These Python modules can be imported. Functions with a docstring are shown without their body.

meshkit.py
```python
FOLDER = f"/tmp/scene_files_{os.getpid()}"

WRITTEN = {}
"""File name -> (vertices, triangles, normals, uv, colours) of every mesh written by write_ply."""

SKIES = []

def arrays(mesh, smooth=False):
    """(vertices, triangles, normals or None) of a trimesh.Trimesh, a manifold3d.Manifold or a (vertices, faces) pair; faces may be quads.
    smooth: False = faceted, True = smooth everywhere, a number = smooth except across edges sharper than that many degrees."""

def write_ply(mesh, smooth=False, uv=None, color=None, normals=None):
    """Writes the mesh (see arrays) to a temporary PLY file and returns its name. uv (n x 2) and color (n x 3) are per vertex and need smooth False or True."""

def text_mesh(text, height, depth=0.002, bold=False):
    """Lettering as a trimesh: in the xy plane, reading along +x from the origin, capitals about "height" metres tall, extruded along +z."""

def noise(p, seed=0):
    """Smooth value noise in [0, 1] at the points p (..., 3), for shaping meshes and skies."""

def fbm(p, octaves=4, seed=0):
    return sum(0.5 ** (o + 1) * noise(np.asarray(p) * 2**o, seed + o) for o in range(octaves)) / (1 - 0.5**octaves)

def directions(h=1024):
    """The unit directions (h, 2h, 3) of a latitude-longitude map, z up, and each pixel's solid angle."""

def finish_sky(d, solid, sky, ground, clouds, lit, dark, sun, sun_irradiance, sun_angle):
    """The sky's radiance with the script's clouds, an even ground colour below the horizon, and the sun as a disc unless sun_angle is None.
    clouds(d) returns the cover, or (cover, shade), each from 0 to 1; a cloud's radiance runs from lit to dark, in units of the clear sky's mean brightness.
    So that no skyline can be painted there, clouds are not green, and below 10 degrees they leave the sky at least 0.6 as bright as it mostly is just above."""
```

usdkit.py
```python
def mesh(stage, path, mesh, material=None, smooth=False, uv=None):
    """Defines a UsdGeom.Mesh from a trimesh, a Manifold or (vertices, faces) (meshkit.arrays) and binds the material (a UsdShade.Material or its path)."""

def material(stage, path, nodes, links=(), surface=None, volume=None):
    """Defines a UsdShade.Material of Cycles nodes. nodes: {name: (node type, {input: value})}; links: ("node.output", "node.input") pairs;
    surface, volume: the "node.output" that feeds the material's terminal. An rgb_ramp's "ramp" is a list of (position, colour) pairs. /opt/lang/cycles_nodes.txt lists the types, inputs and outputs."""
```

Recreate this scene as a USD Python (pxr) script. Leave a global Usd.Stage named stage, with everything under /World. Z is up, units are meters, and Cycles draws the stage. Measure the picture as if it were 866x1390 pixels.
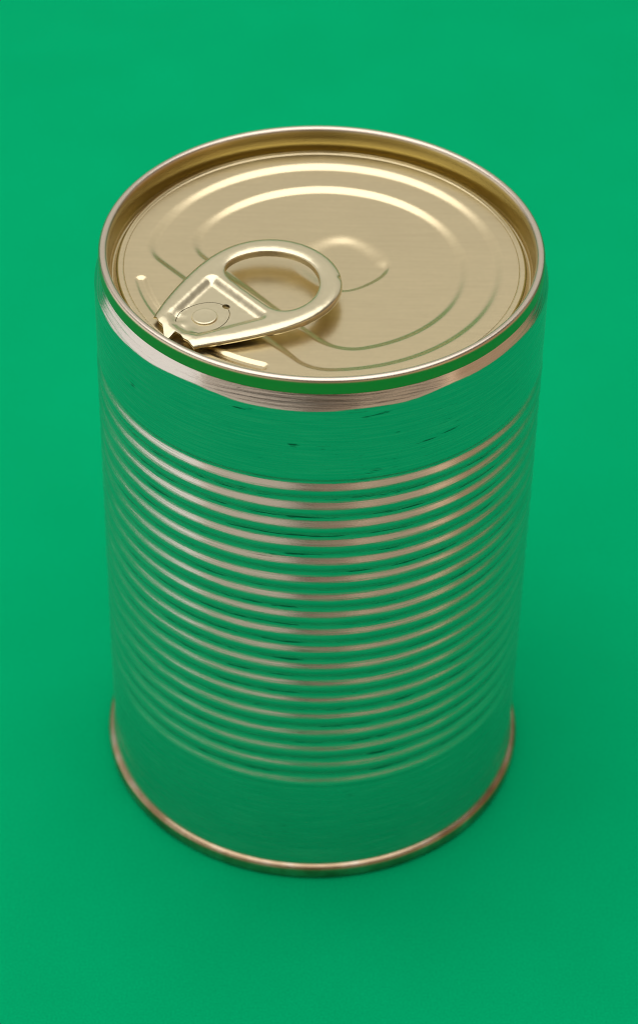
import math
import numpy as np
import shapely
from shapely.geometry import Polygon, LineString, Point
from scipy.spatial import Delaunay
from scipy.interpolate import splprep, splev
from pxr import Usd, UsdGeom, UsdLux, UsdShade, Gf, Sdf
import usdkit, meshkit

stage = Usd.Stage.CreateInMemory()
UsdGeom.SetStageUpAxis(stage, 'Z')
UsdGeom.SetStageMetersPerUnit(stage, 1.0)
UsdGeom.Xform.Define(stage, '/World')
UsdGeom.Scope.Define(stage, '/World/Looks')
MM = 0.001

# ------------------------------------------------------------------ camera
F_PX, W_PX = 3543.15, 866.0          # focal length in pixels of the photograph, its width
yaw, pitch, roll = 0.00083922, 0.69616835, 0.020455
cam_at = np.array([0.0, -0.34830770, 0.35216012])
fw = np.array([math.sin(yaw) * math.cos(pitch), math.cos(yaw) * math.cos(pitch), -math.sin(pitch)])
rt = np.cross(fw, [0, 0, 1.0]); rt /= np.linalg.norm(rt)
up = np.cross(rt, fw)
rt, up = rt * math.cos(roll) + up * math.sin(roll), -rt * math.sin(roll) + up * math.cos(roll)
cam = UsdGeom.Camera.Define(stage, '/World/camera')
FOCAL = 100.0
HA = W_PX / F_PX * FOCAL
cam.CreateFocalLengthAttr(FOCAL)
cam.CreateHorizontalApertureAttr(HA)
cam.CreateVerticalApertureAttr(HA * 1024 / 637)
cam.CreateVerticalApertureOffsetAttr(-45.5 / W_PX * HA)
cam.CreateClippingRangeAttr(Gf.Vec2f(0.05, 50))
cam.CreateFStopAttr(24.0)
cam.CreateFocusDistanceAttr(0.409)
cam.CreateExposureAttr(0.0)
m = Gf.Matrix4d(*rt, 0, *up, 0, *(-fw), 0, *cam_at, 1)
UsdGeom.Xformable(cam).AddTransformOp().Set(m)

# ------------------------------------------------------------------ light: the dim warm room, its lamps and an added front fill
dome = UsdLux.DomeLight.Define(stage, '/World/room_light')
dm = usdkit.material(stage, '/World/Looks/room', {'b': ('background_shader', {'color': (0.065, 0.05, 0.034), 'strength': 1.0})}, surface='b.background')
UsdShade.MaterialBindingAPI.Apply(dome.GetPrim()).Bind(dm)


def softbox(name, at, to, w, h, power, color=(1, 1, 1)):
    l = UsdLux.RectLight.Define(stage, '/World/' + name)
    l.CreateWidthAttr(w); l.CreateHeightAttr(h)
    l.CreateIntensityAttr(power); l.CreateColorAttr(Gf.Vec3f(*color))
    at, to = np.array(at, float), np.array(to, float)
    z = at - to; z /= np.linalg.norm(z)
    x = np.cross([0, 0, 1.0] if abs(z[2]) < .99 else [0, 1.0, 0], z); x /= np.linalg.norm(x)
    y = np.cross(z, x)
    UsdGeom.Xformable(l).AddTransformOp().Set(Gf.Matrix4d(*x, 0, *y, 0, *z, 0, *at, 1))
    return l


T0 = (0, 0, .08)
softbox('overhead_softbox', (-0.07, 0.02, 1.20), T0, 1.65, 1.45, 2.05, (1.0, 0.97, 0.96))
softbox('back_softbox', (0.0, 1.22, 0.92), T0, 3.2, 1.02, 0.575, (1.0, 0.97, 0.90))
softbox('left_softbox', (-1.20, -0.04, 0.40), (0, 0, .25), 1.62, 0.74, 1.0, (1.0, 0.94, 0.88))
softbox('front_left_softbox', (-0.68, -1.08, 0.40), (0, 0, .25), 1.10, 0.76, 0.58, (1.0, 0.85, 0.70))
softbox('front_fill_panel', (0.25, -1.50, 0.46), (0, 0, .25), 0.74, 0.86, 0.27, (1.0, 0.70, 0.50))  # dim panel added to lift the dark gap in the can's reflections
softbox('front_right_softbox', (0.86, -0.99, 0.40), (0, 0, .25), 1.15, 0.76, 0.45, (1.0, 0.74, 0.52))
softbox('right_softbox', (1.20, -0.08, 0.40), (0, 0, .25), 1.6, 0.74, 0.42, (1.0, 0.62, 0.36))

# ------------------------------------------------------------------ helpers
H = 110.58        # everything about the can is in millimetres and scaled to metres when written
R_TOP, R_BODY, R_BASE = 36.16, 37.0, 38.23
Z_PANEL = H - 3.5
AX = math.radians(41.0)               # direction of the pull tab seen from above
A_DIR = np.array([math.cos(AX), math.sin(AX)]); B_DIR = np.array([-A_DIR[1], A_DIR[0]])
TAB_O = np.array([-17.84, -16.83])    # the rivet's place on the lid


def put(path, v, f, mat, smooth=True, uv=None):
    return usdkit.mesh(stage, path, (np.asarray(v, float) * MM, np.asarray(f, int)), mat, smooth=smooth, uv=uv)


def grid_faces(n, k, closed):
    i = np.arange(n - 1)[:, None]; j = np.arange(k if closed else k - 1)[None, :]
    j2 = (j + 1) % k if closed else j + 1
    q = np.stack([i * k + j, i * k + j2, (i + 1) * k + j2, (i + 1) * k + j], -1).reshape(-1, 4)
    return q


def lathe(profile, k=480, uv=False):
    """profile: (r, z) from top to bottom along the outside."""
    p = np.asarray(profile, float)
    t = np.linspace(0, 2 * math.pi, k + 1) + math.pi / 2
    if not uv:
        t = t[:-1]
    v = np.stack([p[:, :1] * np.cos(t), p[:, :1] * np.sin(t), np.repeat(p[:, 1:], len(t), 1)], -1)
    return v, grid_faces(len(p), len(t), not uv)[:, ::-1], t


def fine(points, step):
    """a smooth dense curve through the profile points"""
    p = np.asarray(points, float)
    tck, u = splprep(p.T, s=0, k=3)
    n = int(np.linalg.norm(np.diff(p, axis=0), axis=1).sum() / step)
    return np.stack(splev(np.linspace(0, 1, max(n, 8)), tck), -1)


def sstep(x):
    x = np.clip(x, 0, 1)
    return x * x * (3 - 2 * x)


# ------------------------------------------------------------------ materials
def metal(name, base, rough, streak, bump, extra_nodes=None, extra_links=(), coat=0.0, spec=None):
    nodes = {
        'p': ('principled_bsdf', {'metallic': 1.0, 'base_color': base, 'roughness': rough, 'coat_weight': coat, 'coat_roughness': 0.2}),
        'bump': ('bump', {'strength': bump[0], 'distance': bump[1]}),
    }
    nodes.update(streak[0]); links = list(streak[1])
    links += [(streak[2], 'bump.height'), ('bump.normal', 'p.normal')]
    nodes.update(extra_nodes or {}); links += list(extra_links)
    return usdkit.material(stage, '/World/Looks/' + name, nodes, links, surface='p.BSDF')


# rolled gold lacquer of the lid: fine rolling grain along one direction
grain = ({
    'tc': ('geometry', {}),
    'map': ('mapping', {'rotation': (0, 0, -0.30), 'scale': (120, 1500, 300)}),
    'nz': ('noise_texture', {'scale': 1.0, 'detail': 3.0, 'roughness': 0.6}),
}, [('tc.position', 'map.vector'), ('map.vector', 'nz.vector')], 'nz.fac')
GOLD = (0.745, 0.63, 0.385)
gold_panel = metal('gold_lacquer_panel', GOLD, 0.30, grain, (0.06, 0.00012), {
    'n2': ('noise_texture', {'scale': 60.0, 'detail': 4.0, 'roughness': 0.6}),
    'rr': ('map_range', {'from_min': 0.3, 'from_max': 0.7, 'to_min': 0.23, 'to_max': 0.30, 'clamp': True}),
    'gc': ('rgb_ramp', {'ramp': [(0.3, (0.715, 0.605, 0.37)), (0.7, (0.765, 0.65, 0.40))]}),
}, [('n2.fac', 'rr.value'), ('rr.result', 'p.roughness'), ('nz.fac', 'gc.fac'), ('gc.color', 'p.base_color')], coat=0.6)
fine_grain = ({
    'tc': ('geometry', {}),
    'map': ('mapping', {'scale': (700, 700, 700)}),
    'nz': ('noise_texture', {'scale': 1.0, 'detail': 3.0, 'roughness': 0.6}),
}, [('tc.position', 'map.vector'), ('map.vector', 'nz.vector')], 'nz.fac')
OLIVE = (0.50, 0.42, 0.155)              # darker olive tone on the drawn wall and the seam
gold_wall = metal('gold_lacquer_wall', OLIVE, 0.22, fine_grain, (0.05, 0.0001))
gold_seam = metal('gold_lacquer_seam', OLIVE, 0.30, fine_grain, (0.05, 0.0001), {       # crown coloured paler to carry the rim highlight
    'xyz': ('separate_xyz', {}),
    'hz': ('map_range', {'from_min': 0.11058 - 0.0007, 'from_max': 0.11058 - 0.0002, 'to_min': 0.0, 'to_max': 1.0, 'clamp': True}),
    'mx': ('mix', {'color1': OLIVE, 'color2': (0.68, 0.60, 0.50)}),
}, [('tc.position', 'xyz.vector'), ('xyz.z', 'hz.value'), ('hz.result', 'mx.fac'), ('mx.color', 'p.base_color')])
gold_tab = metal('gold_lacquer_tab', (0.755, 0.685, 0.475), 0.28, fine_grain, (0.05, 0.0001))

# tin plate of the body: UV = (arc length, height) in metres
PITCH, Z_FIRST, N_BEAD = 3.882, 90.03, 18
tin_nodes = {
    'uv': ('uvmap', {'attribute': 'st'}),
    'sm': ('mapping', {'scale': (90, 3200, 1)}),
    'streak': ('noise_texture', {'dimensions': '2D', 'scale': 1.0, 'detail': 4.0, 'roughness': 0.65}),
    'bump': ('bump', {'strength': 0.17, 'distance': 0.00015}),
    # dark scuffs, stretched round the can
    'dm': ('mapping', {'scale': (200, 4200, 1)}),
    'dn': ('noise_texture', {'dimensions': '2D', 'scale': 1.0, 'detail': 3.0, 'roughness': 0.6}),
    'wear': ('attribute', {'attribute': 'wear'}),
    'dsum': ('math', {'math_type': 'add'}),
    'dk': ('map_range', {'from_min': 0.74, 'from_max': 0.86, 'to_min': 0.0, 'to_max': 0.75, 'clamp': True}),
    'cm': ('rgb_ramp', {'ramp': [(0.25, (0.62, 0.60, 0.565)), (0.75, (0.72, 0.70, 0.66))]}),
    'mix': ('mix', {'color2': (0.045, 0.042, 0.035)}),
    'rough': ('map_range', {'from_min': 0.3, 'from_max': 0.7, 'to_min': 0.155, 'to_max': 0.275, 'clamp': True}),
    'p': ('principled_bsdf', {'metallic': 1.0, 'roughness': 0.17}),
}
tin_links = [('uv.UV', 'sm.vector'), ('sm.vector', 'streak.vector'), ('streak.fac', 'bump.height'), ('bump.normal', 'p.normal'),
             ('uv.UV', 'dm.vector'), ('dm.vector', 'dn.vector'), ('dn.fac', 'dsum.value1'), ('wear.fac', 'dsum.value2'), ('dsum.value', 'dk.value'),
             ('streak.fac', 'cm.fac'), ('cm.color', 'mix.color1'), ('dk.result', 'mix.fac'), ('mix.color', 'p.base_color'),
             ('streak.fac', 'rough.value'), ('rough.result', 'p.roughness')]
tin_body = usdkit.material(stage, '/World/Looks/tin_plate_body', tin_nodes, tin_links, surface='p.BSDF')
tin_base = metal('tin_plate_base', (0.5, 0.38, 0.25), 0.31, fine_grain, (0.08, 0.00015), {       # browned and patchy
    'n2': ('noise_texture', {'scale': 130.0, 'detail': 4.0, 'roughness': 0.65}),
    'gc': ('rgb_ramp', {'ramp': [(0.36, (0.36, 0.245, 0.14)), (0.52, (0.50, 0.38, 0.25)), (0.66, (0.60, 0.52, 0.42))]}),
}, [('tc.position', 'n2.vector'), ('n2.fac', 'gc.fac'), ('gc.color', 'p.base_color')])

paper_mat = usdkit.material(stage, '/World/Looks/green_paper', {
    'tc': ('geometry', {}),
    'n1': ('noise_texture', {'scale': 900.0, 'detail': 4.0, 'roughness': 0.7}),
    'n2': ('noise_texture', {'scale': 35.0, 'detail': 3.0, 'roughness': 0.5}),
    'c': ('rgb_ramp', {'ramp': [(0.35, (0.0, 0.425, 0.165)), (0.65, (0.0, 0.442, 0.174))]}),
    'n3': ('noise_texture', {'scale': 2600.0, 'detail': 2.0, 'roughness': 0.6}),
    'sp': ('map_range', {'from_min': 0.30, 'from_max': 0.70, 'to_min': 0.90, 'to_max': 1.10}),
    'spm': ('mix', {'mix_type': 'multiply', 'fac': 1.0}),
    'b': ('bump', {'strength': 0.35, 'distance': 0.0002}),
    'p': ('principled_bsdf', {'roughness': 0.85, 'specular_ior_level': 0.03}),
}, [('tc.position', 'n1.vector'), ('tc.position', 'n2.vector'), ('n2.fac', 'c.fac'), ('tc.position', 'n3.vector'), ('n3.fac', 'sp.value'), ('c.color', 'spm.color1'), ('sp.result', 'spm.color2'), ('spm.color', 'p.base_color'), ('n1.fac', 'b.height'), ('b.normal', 'p.normal')], surface='p.BSDF')

# ------------------------------------------------------------------ the surface: one sheet of green paper
gx = np.linspace(-1500, 1500, 31)
arc = np.radians(np.linspace(0, 85, 18))
py = np.concatenate([np.linspace(-1400, 720, 24)[:-1], 720 + 420 * np.sin(arc)])
pz = np.concatenate([np.zeros(23), 420 * (1 - np.cos(arc))])
X, Y = np.meshgrid(gx, py, indexing='ij')
pv = np.stack([X, Y, np.repeat(pz[None], 31, 0)], -1).reshape(-1, 3)
paper = put('/World/paper_sheet', pv, grid_faces(31, len(py), False)[:, ::-1], paper_mat, smooth=True).GetPrim()
paper.SetCustomDataByKey('kind', 'structure')
paper.SetCustomDataByKey('label', 'plain green paper sheet under and behind the can')
paper.SetCustomDataByKey('category', 'paper')

# ------------------------------------------------------------------ the can
can = UsdGeom.Xform.Define(stage, '/World/tin_can').GetPrim()
can.SetCustomDataByKey('label', 'unlabelled ribbed tin can with gold pull-tab lid on green paper')
can.SetCustomDataByKey('category', 'tin can')

# body -----------------------------------------------------------------------
K = 900
nz_rows = np.concatenate([np.linspace(H - 2.5, H - 6.5, 50)[:-1], np.linspace(H - 6.5, 95, 56)[:-1], np.linspace(95, 20, 460)[:-1], np.linspace(20, 2.2, 40)])
t = np.linspace(0, 2 * math.pi, K + 1) + math.pi / 2
Zg, Tg = np.meshgrid(nz_rows, t, indexing='ij')
c2, s2 = np.cos(Tg), np.sin(Tg)
# the neck: radius grows from under the seam to the full body, its lower border wavers a little
wav = meshkit.fbm(np.stack([c2 * 2.3 + 5, s2 * 2.3 + 5, 0 * c2], -1), 2, 3) - .5
dang = np.arctan2(np.sin(Tg - math.radians(-60)), np.cos(Tg - math.radians(-60)))
neck_end = H - 5.3 - 1.6 * wav + 0.16 * np.sin(5 * Tg + 0.6) + 0.13 * np.sin(9 * Tg + 2.0) + 0.07 * np.sin(17 * Tg) + 0.95 / (1 + np.exp(-dang / 0.045)) * (1 - 0.8 * sstep((dang - .45) / .5))
x = Zg - neck_end
Rg = R_BODY - 0.335 * (1 + .2 * (meshkit.fbm(np.stack([c2 * 3 + 1, s2 * 3 + 1, 0 * c2], -1), 3, 77) - .5)) * (x + np.sqrt(x * x + 0.16 ** 2))
neck = sstep((x + .1) / .5)
tool = meshkit.fbm(np.stack([c2 * 1.6 + 7, s2 * 1.6 + 7, Zg * 3.2], -1), 3, 31) - .5
Rg = Rg + 0.036 * neck * tool                  # marks of the necking tool, running round
# beads
ph = 2 * math.pi * (Zg - Z_FIRST) / PITCH
z_lo, z_hi = Z_FIRST - PITCH * (N_BEAD - 1), Z_FIRST
env = sstep((Zg - (z_lo - 2.4)) / 1.6) * sstep(((z_hi + 2.0) - Zg) / 1.4)
amp = 0.285 + 0.035 * (Zg - 57) / 33
Rg = Rg - env * amp * (0.55 + np.sin(ph))      # steepest upward-facing slope at each bead's z
Rg = Rg + 0.38 * sstep((7.5 - Zg) / 5.0)         # flares into the base seam
# faint dents of a handled can
Rg = Rg + 0.05 * (meshkit.fbm(np.stack([c2 * 3 + 9, s2 * 3 + 9, Zg / 16], -1), 3, 11) - .5)
bv = np.stack([Rg * c2, Rg * s2, Zg], -1)
buv = np.stack([(Tg - math.pi / 2) * R_BODY, Zg], -1) * MM
SCUFFS = [(-95.9, 98.4, 1.6, .35, .42), (-94.8, 98.9, 1.2, .25, .34), (-98.5, 97.6, 3.0, .25, .20), (-108.8, 104.0, 3.2, .28, .36), (-106.5, 104.4, 1.2, .3, .4),
          (-76.5, 104.0, 4.0, .22, .34), (-74.4, 104.4, 2.2, .2, .36), (-143, 98.4, 1.0, .8, .3), (-58, 97.0, 9.0, .18, .34), (-53, 98.6, 3.0, .2, .3), (-76.7, 92.9, 2.5, .5, .26),
          (-70.5, 100.2, 0.7, .8, .26), (-108.3, 88.4, 2.4, .3, .4), (-99, 75.2, 9.0, .3, .34), (-42.1, 88.6, 2.4, .3, .34), (-117, 71.0, 3.0, .3, .3), (-88, 103.6, 6.0, .25, .2)]
scuffs = 0 * Zg
for g, zc, wa, wz, k_ in SCUFFS:
    da = np.degrees(np.arctan2(np.sin(Tg - math.radians(g)), np.cos(Tg - math.radians(g))))
    scuffs = np.maximum(scuffs, k_ * np.exp(-(da / wa) ** 2 - ((Zg - zc - .06 * da) / wz) ** 2))
body = put('/World/tin_can/body', bv.reshape(-1, 3), grid_faces(len(nz_rows), K + 1, False)[:, ::-1], tin_body, smooth=True, uv=buv.reshape(-1, 2))
# where the coating is worn: the crests of the beads, and a few scuffs
crest = env * np.clip(np.cos(ph + math.pi / 2 - math.pi - 0.55), 0, 1) ** 8
patch = sstep((meshkit.fbm(np.stack([c2 * 6 + 3, s2 * 6 + 3, Zg / 9], -1), 3, 21) - .40) / .25)
wear = 0.40 * crest * (0.35 + 0.65 * patch) + 0.07 * patch * (1 - env) + 0.85 * scuffs
UsdGeom.PrimvarsAPI(body).CreatePrimvar('wear', Sdf.ValueTypeNames.FloatArray, 'vertex').Set(wear.ravel().astype(float).tolist())

# base seam ------------------------------------------------------------------
prof = fine([(37.0, 3.2), (37.2, 3.15), (37.5, 3.02), (37.78, 2.86), (38.02, 2.64), (38.17, 2.3), (38.23, 1.8), (38.18, 1.0), (37.9, .25), (37.4, .02), (37.0, .12), (36.75, .6), (36.7, 1.6)], 0.10)
v, f, _ = lathe(prof, 480)
v[..., :2] *= 1 + 0.0011 * (meshkit.fbm(v / [3.0, 3.0, 6.0] + 40, 3, 51) - .5)[..., None]
put('/World/tin_can/base_seam', v.reshape(-1, 3), f, tin_base)

# top seam -------------------------------------------------------------------
prof = fine([(34.62, H - 1.3), (34.72, H - .55), (35.0, H - .14), (35.42, H), (35.86, H - .13), (36.12, H - .5), (36.16, H - 1.0), (36.14, H - 2.2), (36.05, H - 2.72), (35.8, H - 2.9), (35.5, H - 2.7), (35.42, H - 2.3)], 0.07)
v, f, _ = lathe(prof, 720)
v[..., :2] *= 1 + 0.0007 * (meshkit.fbm(v / [2.5, 2.5, 5.0] + 40, 3, 61) - .5)[..., None]
put('/World/tin_can/top_seam', v.reshape(-1, 3), f, gold_seam)


# lid ------------------------------------------------------------------------
def dee(cx, cy, R, chord, fillet):
    """a disc cut off by a chord across the tab axis, with rounded corners"""
    p = Point(cx, cy).buffer(R, 128)
    n = A_DIR
    q = Polygon([tuple(n * chord + B_DIR * 99), tuple(n * chord - B_DIR * 99), tuple(n * 199 - B_DIR * 99), tuple(n * 199 + B_DIR * 99)])
    return p.intersection(q).buffer(-fillet, 64).buffer(fillet, 64)


def inside(poly, xy):
    """signed distance, positive inside"""
    pts = shapely.points(xy)
    d = shapely.distance(pts, poly.exterior)
    return np.where(shapely.contains(poly, pts), d, -d)


def tab_frame(ab):
    ab = np.asarray(ab, float)
    return TAB_O + ab[..., :1] * A_DIR + ab[..., 1:] * B_DIR


D1 = dee(.3, 0, 29.5, -20.9, 8.0)
D2 = dee(.5, -.3, 23.6, -14.3, 8.0)
wt = np.linspace(0, 2 * math.pi, 240, endpoint=False)
wc, ws = np.cos(wt), np.sin(wt)
well = Polygon(tab_frame(np.stack([27.8 + 7.7 * np.sign(wc) * np.abs(wc) ** (2 / 2.5), 7.8 * np.sign(ws) * np.abs(ws) ** (2 / 2.5)], -1)))
ticks = [LineString([(29.6 * math.cos(math.radians(g)), 29.6 * math.sin(math.radians(g))) for g in np.linspace(a, b, 24)]) for a, b in ((191.5, 212), (231.5, 252.5))]
rr = np.concatenate([np.linspace(0.05, 20, 100)[:-1], np.linspace(20, 31.8, 92)[:-1], np.linspace(31.8, 32.7, 18)])
kk = 900
tt = np.linspace(0, 2 * math.pi, kk + 1)[:-1]
Rr, Tt = np.meshgrid(rr, tt, indexing='ij')
xy = np.stack([Rr * np.cos(Tt), Rr * np.sin(Tt)], -1).reshape(-1, 2)
zz = np.zeros(len(xy))
zz -= 0.56 * sstep(inside(D1, xy) / 1.95)
zz -= 0.56 * sstep(inside(D2, xy) / 1.95)
wb = (xy - TAB_O) @ B_DIR
zz -= 0.46 * sstep(inside(well, xy) / (1.3 + 2.0 * sstep((wb + 6.0) / 3.0)))
for ln in ticks:
    d = shapely.distance(shapely.points(xy), ln)
    zz -= 0.32 * sstep((1.2 - d) / 0.95)
rad = np.hypot(*xy.T)
zz -= 0.09 * np.exp(-((rad - 32.2) / 0.07) ** 2)           # score line
d = np.linalg.norm(xy - TAB_O, axis=1)
zz += 0.35 * np.clip(1 - (d / 4.2) ** 2, 0, 1) ** 2          # boss under the rivet
zz += 0.05 * (meshkit.fbm(np.c_[xy / 11 + 20, 0 * d], 2, 5) - .5)
inner = np.stack([xy[:, 0], xy[:, 1], Z_PANEL + zz], -1)
outer = fine([(32.75, Z_PANEL), (33.1, Z_PANEL - .02), (33.32, Z_PANEL - .22), (33.42, Z_PANEL - .7), (33.5, Z_PANEL - 1.1), (33.75, Z_PANEL - 1.42), (34.05, Z_PANEL - 1.42), (34.34, Z_PANEL - 1.15), (34.48, Z_PANEL - .6), (34.58, Z_PANEL + .8), (34.63, H - 1.5), (34.66, H - 1.0)], 0.08)
ov = np.stack([outer[:, :1] * np.cos(tt), outer[:, :1] * np.sin(tt), np.repeat(outer[:, 1:], kk, 1)], -1).reshape(-1, 3)
n_low = int(np.argmax(outer[:, 1] < Z_PANEL - 1.38)) + 14      # rows up to the foot of the wall belong to the panel
lv = np.vstack([inner, ov[:n_low * kk]])
lf = grid_faces(len(rr) + n_low, kk, True)
cap = len(lv)
lv = np.vstack([lv, [[0, 0, inner[:kk, 2].mean()]]])
lf3 = np.vstack([lf[:, [0, 2, 1]], lf[:, [0, 3, 2]], np.stack([np.full(kk, cap), np.arange(kk), (np.arange(kk) + 1) % kk], -1)])
lid = put('/World/tin_can/lid', lv, lf3, gold_panel)
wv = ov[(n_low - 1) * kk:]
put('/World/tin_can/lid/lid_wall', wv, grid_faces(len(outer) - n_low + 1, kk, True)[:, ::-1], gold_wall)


# pull tab -------------------------------------------------------------------
def smooth_closed(pts, n=400):
    p = np.asarray(pts, float); p = np.vstack([p, p[:1]])
    tck, _ = splprep(p.T, s=0.02, per=True)
    return np.stack(splev(np.linspace(0, 1, n, endpoint=False), tck), -1)


side = [(-6.7, 5.2), (-3.6, 6.85), (.8, 8.85), (4.8, 10.3), (8.5, 11.35), (12.2, 11.75), (15.2, 11.4), (17.8, 10.55), (19.8, 9.4), (21.4, 7.7), (22.7, 5.6), (23.7, 3.0), (24.15, 0.0)]
half = np.array(side)
tck, _ = splprep(np.vstack([half, (half * [1, -1])[::-1][1:]]).T, s=0.05)
curl = np.stack(splev(np.linspace(0, 1, 420), tck), -1)          # from one nose corner round the handle to the other
nose = [(-6.75, -4.6), (-6.65, -3.5), (-6.8, -2.6), (-6.6, -1.6), (-6.7, -0.4), (-7.6, -0.5), (-8.7, -0.62), (-8.62, -0.2), (-8.2, 0.6), (-7.6, 1.5), (-7.05, 2.4), (-7.0, 3.3), (-6.65, 4.4)]
outline = Polygon(np.vstack([curl, nose]))
hole_half = [(8.25, 0), (8.3, 3.4), (8.6, 5.9), (9.4, 7.3), (10.8, 8.15), (12.6, 8.35), (14.9, 7.95), (17.2, 6.75), (19.1, 4.8), (20.3, 2.4), (20.65, 0)]
hh = np.array(hole_half)
hole = Polygon(smooth_closed(np.vstack([hh, (hh * [1, -1])[::-1][1:-1]])))
recess = Polygon([(6.9, 7.2), (6.9, -7.2), (5.4, -7.2), (-4.9, -3.9), (-6.3, -1.5), (-6.3, 1.5), (-4.9, 3.9), (5.4, 7.2)]).buffer(-1.3, 32).buffer(1.3, 32)
th = np.radians(np.linspace(-150, 148, 120))
loop = np.stack([-0.9 + 4.6 * np.cos(th), 3.6 * np.sin(th)], -1)
slot = LineString(loop).buffer(0.055, 4)
peep = Point(0, 0).buffer(1, 24)
peep = shapely.affinity.translate(shapely.affinity.scale(peep, .55, .68), 3.75, -0.1)
cuts = slot.union(peep)
web = outline.difference(hole).difference(cuts)
curl_line = LineString(curl)


def dense(ring, step):
    ring = ring.segmentize(step)
    return np.array(ring.coords)[:-1]


rings = [web.exterior, *web.interiors]
bpts = [dense(r, .14) for r in rings]
body_pts = [np.vstack(bpts)]
for dd in (.06, .15, .28, .44):
    g = web.buffer(-dd)
    for part in getattr(g, 'geoms', [g]):
        for r in [part.exterior, *part.interiors]:
            if r.length > 1.5:
                body_pts.append(dense(r, .15))
gx, gy = np.meshgrid(np.arange(-10, 25, .15), np.arange(-12.5, 12.6, .15), indexing='ij')
gp = np.c_[gx.ravel(), gy.ravel()]
gp = gp[shapely.contains(web.buffer(-.54), shapely.points(gp))]
pts = np.vstack(body_pts + [gp])
pts = np.unique(np.round(pts, 4), axis=0)
tri = Delaunay(pts).simplices
ctr = pts[tri].mean(1)
tri = tri[shapely.contains(web, shapely.points(ctr))]
e1, e2 = pts[tri[:, 1]] - pts[tri[:, 0]], pts[tri[:, 2]] - pts[tri[:, 0]]
ar = e1[:, 0] * e2[:, 1] - e1[:, 1] * e2[:, 0]
tri = np.where((ar < 0)[:, None], tri[:, ::-1], tri)
tri = tri[np.abs(ar) > 1e-6]
P = shapely.points(pts)
do = shapely.distance(P, curl_line)
dh = shapely.distance(P, hole.exterior)


def roundover(d, w):
    q = np.clip(d / w, 0, 1)
    return np.sqrt(np.clip(1 - (1 - q) ** 2, 0, 1))


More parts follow.
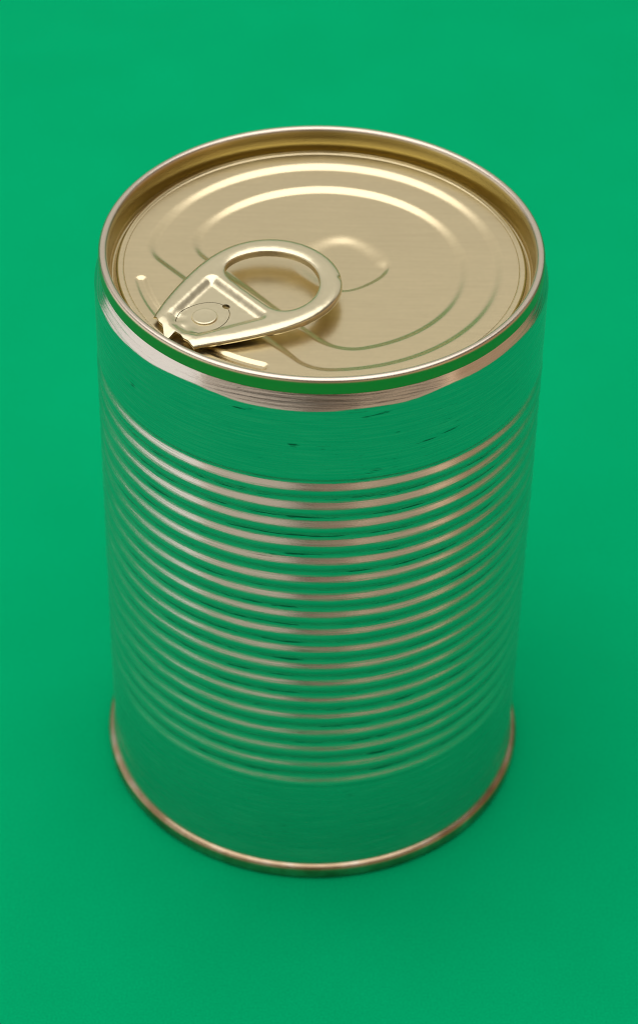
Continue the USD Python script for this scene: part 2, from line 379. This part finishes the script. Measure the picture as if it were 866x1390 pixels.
THICK = 1.4
crown = np.minimum(roundover(do, 1.6), roundover(dh, 1.5) * .62 + .38)
top = 0.62 + (THICK - 0.62) * crown
bot = 0.62 * (1 - np.minimum(roundover(do, .8), 1))
bot = np.where(dh < do, 0.62 * 0 + (1 - roundover(dh, .8)) * 0.5, bot)
hole_lip = 0.62 + (THICK - .62) * .38
drop = 0.92 * sstep((inside(recess, pts) + .35) / 2.1)
top = top - drop
bot = bot - 0.42 * sstep((pts[:, 0] - 3.0) / 4.0)
sheet = sstep((-3.6 - pts[:, 0]) / 2.4)                       # towards the torn nose only the thin sheet is left
tongue = np.clip((-5.8 - pts[:, 0]) / 2.9, 0, 1) ** 1.4
top = top - 1.0 * tongue - 0.12 * sheet
for (a, b_, h, w) in ((-4.6, 1.0, .22, .9), (-4.3, -1.9, .24, 1.0), (-2.9, 2.9, .10, .8)):
    top = top + h * np.exp(-((pts[:, 0] - a) ** 2 + (pts[:, 1] - b_) ** 2) / w ** 2)
nick = np.exp(-(((pts[:, 0] - 22.2) / .55) ** 2 + ((pts[:, 1] + 6.6) / .55) ** 2))
top = top - .35 * nick
jag = meshkit.fbm(np.c_[pts * 1.2 + 40, 0 * do], 3, 7) - .5
top = top + jag * 0.03
lifted = np.clip(top - 0.34, 0, None)
bot = np.maximum(np.where(shapely.distance(P, cuts) < 1.2, np.maximum(bot, top - .45), bot), lifted * sheet)
bot = np.minimum(bot, top - 0.02)
tilt = lambda a: 0.30 + 0.033 * (a + 6.5)


def tab_world(ab, z):
    xy_ = tab_frame(ab)
    return np.column_stack([xy_, Z_PANEL + z + tilt(ab[:, 0])])


n = len(pts)
edges = np.sort(np.vstack([tri[:, [0, 1]], tri[:, [1, 2]], tri[:, [2, 0]]]), axis=1)
dire = np.vstack([tri[:, [0, 1]], tri[:, [1, 2]], tri[:, [2, 0]]])
_, idx, cnt = np.unique(edges, axis=0, return_index=True, return_counts=True)
be = dire[idx[cnt == 1]]
tv = np.vstack([tab_world(pts, top), tab_world(pts, bot)])
tf = np.vstack([tri, tri[:, ::-1] + n, np.c_[be[:, 1], be[:, 0], be[:, 0] + n], np.c_[be[:, 1], be[:, 0] + n, be[:, 1] + n]])
tab = put('/World/tin_can/pull_tab', tv, tf, gold_tab, smooth=50)

# the rivet that holds the tab to the lid: a low disc with a rounded edge
z0 = 1.4 - .92
rp = fine([(2.02, z0 - .5), (2.05, z0 - .05), (2.02, z0 + .16), (1.92, z0 + .26), (1.7, z0 + .29), (1.2, z0 + .27), (.5, z0 + .26), (.02, z0 + .26)], .06)[::-1]
v, f, _ = lathe(rp, 96)
v = v.reshape(-1, 3)
rv = tab_world(v[:, :2] + [-0.5, 0], v[:, 2])
put('/World/tin_can/pull_tab/rivet', rv, f, gold_tab, smooth=50)
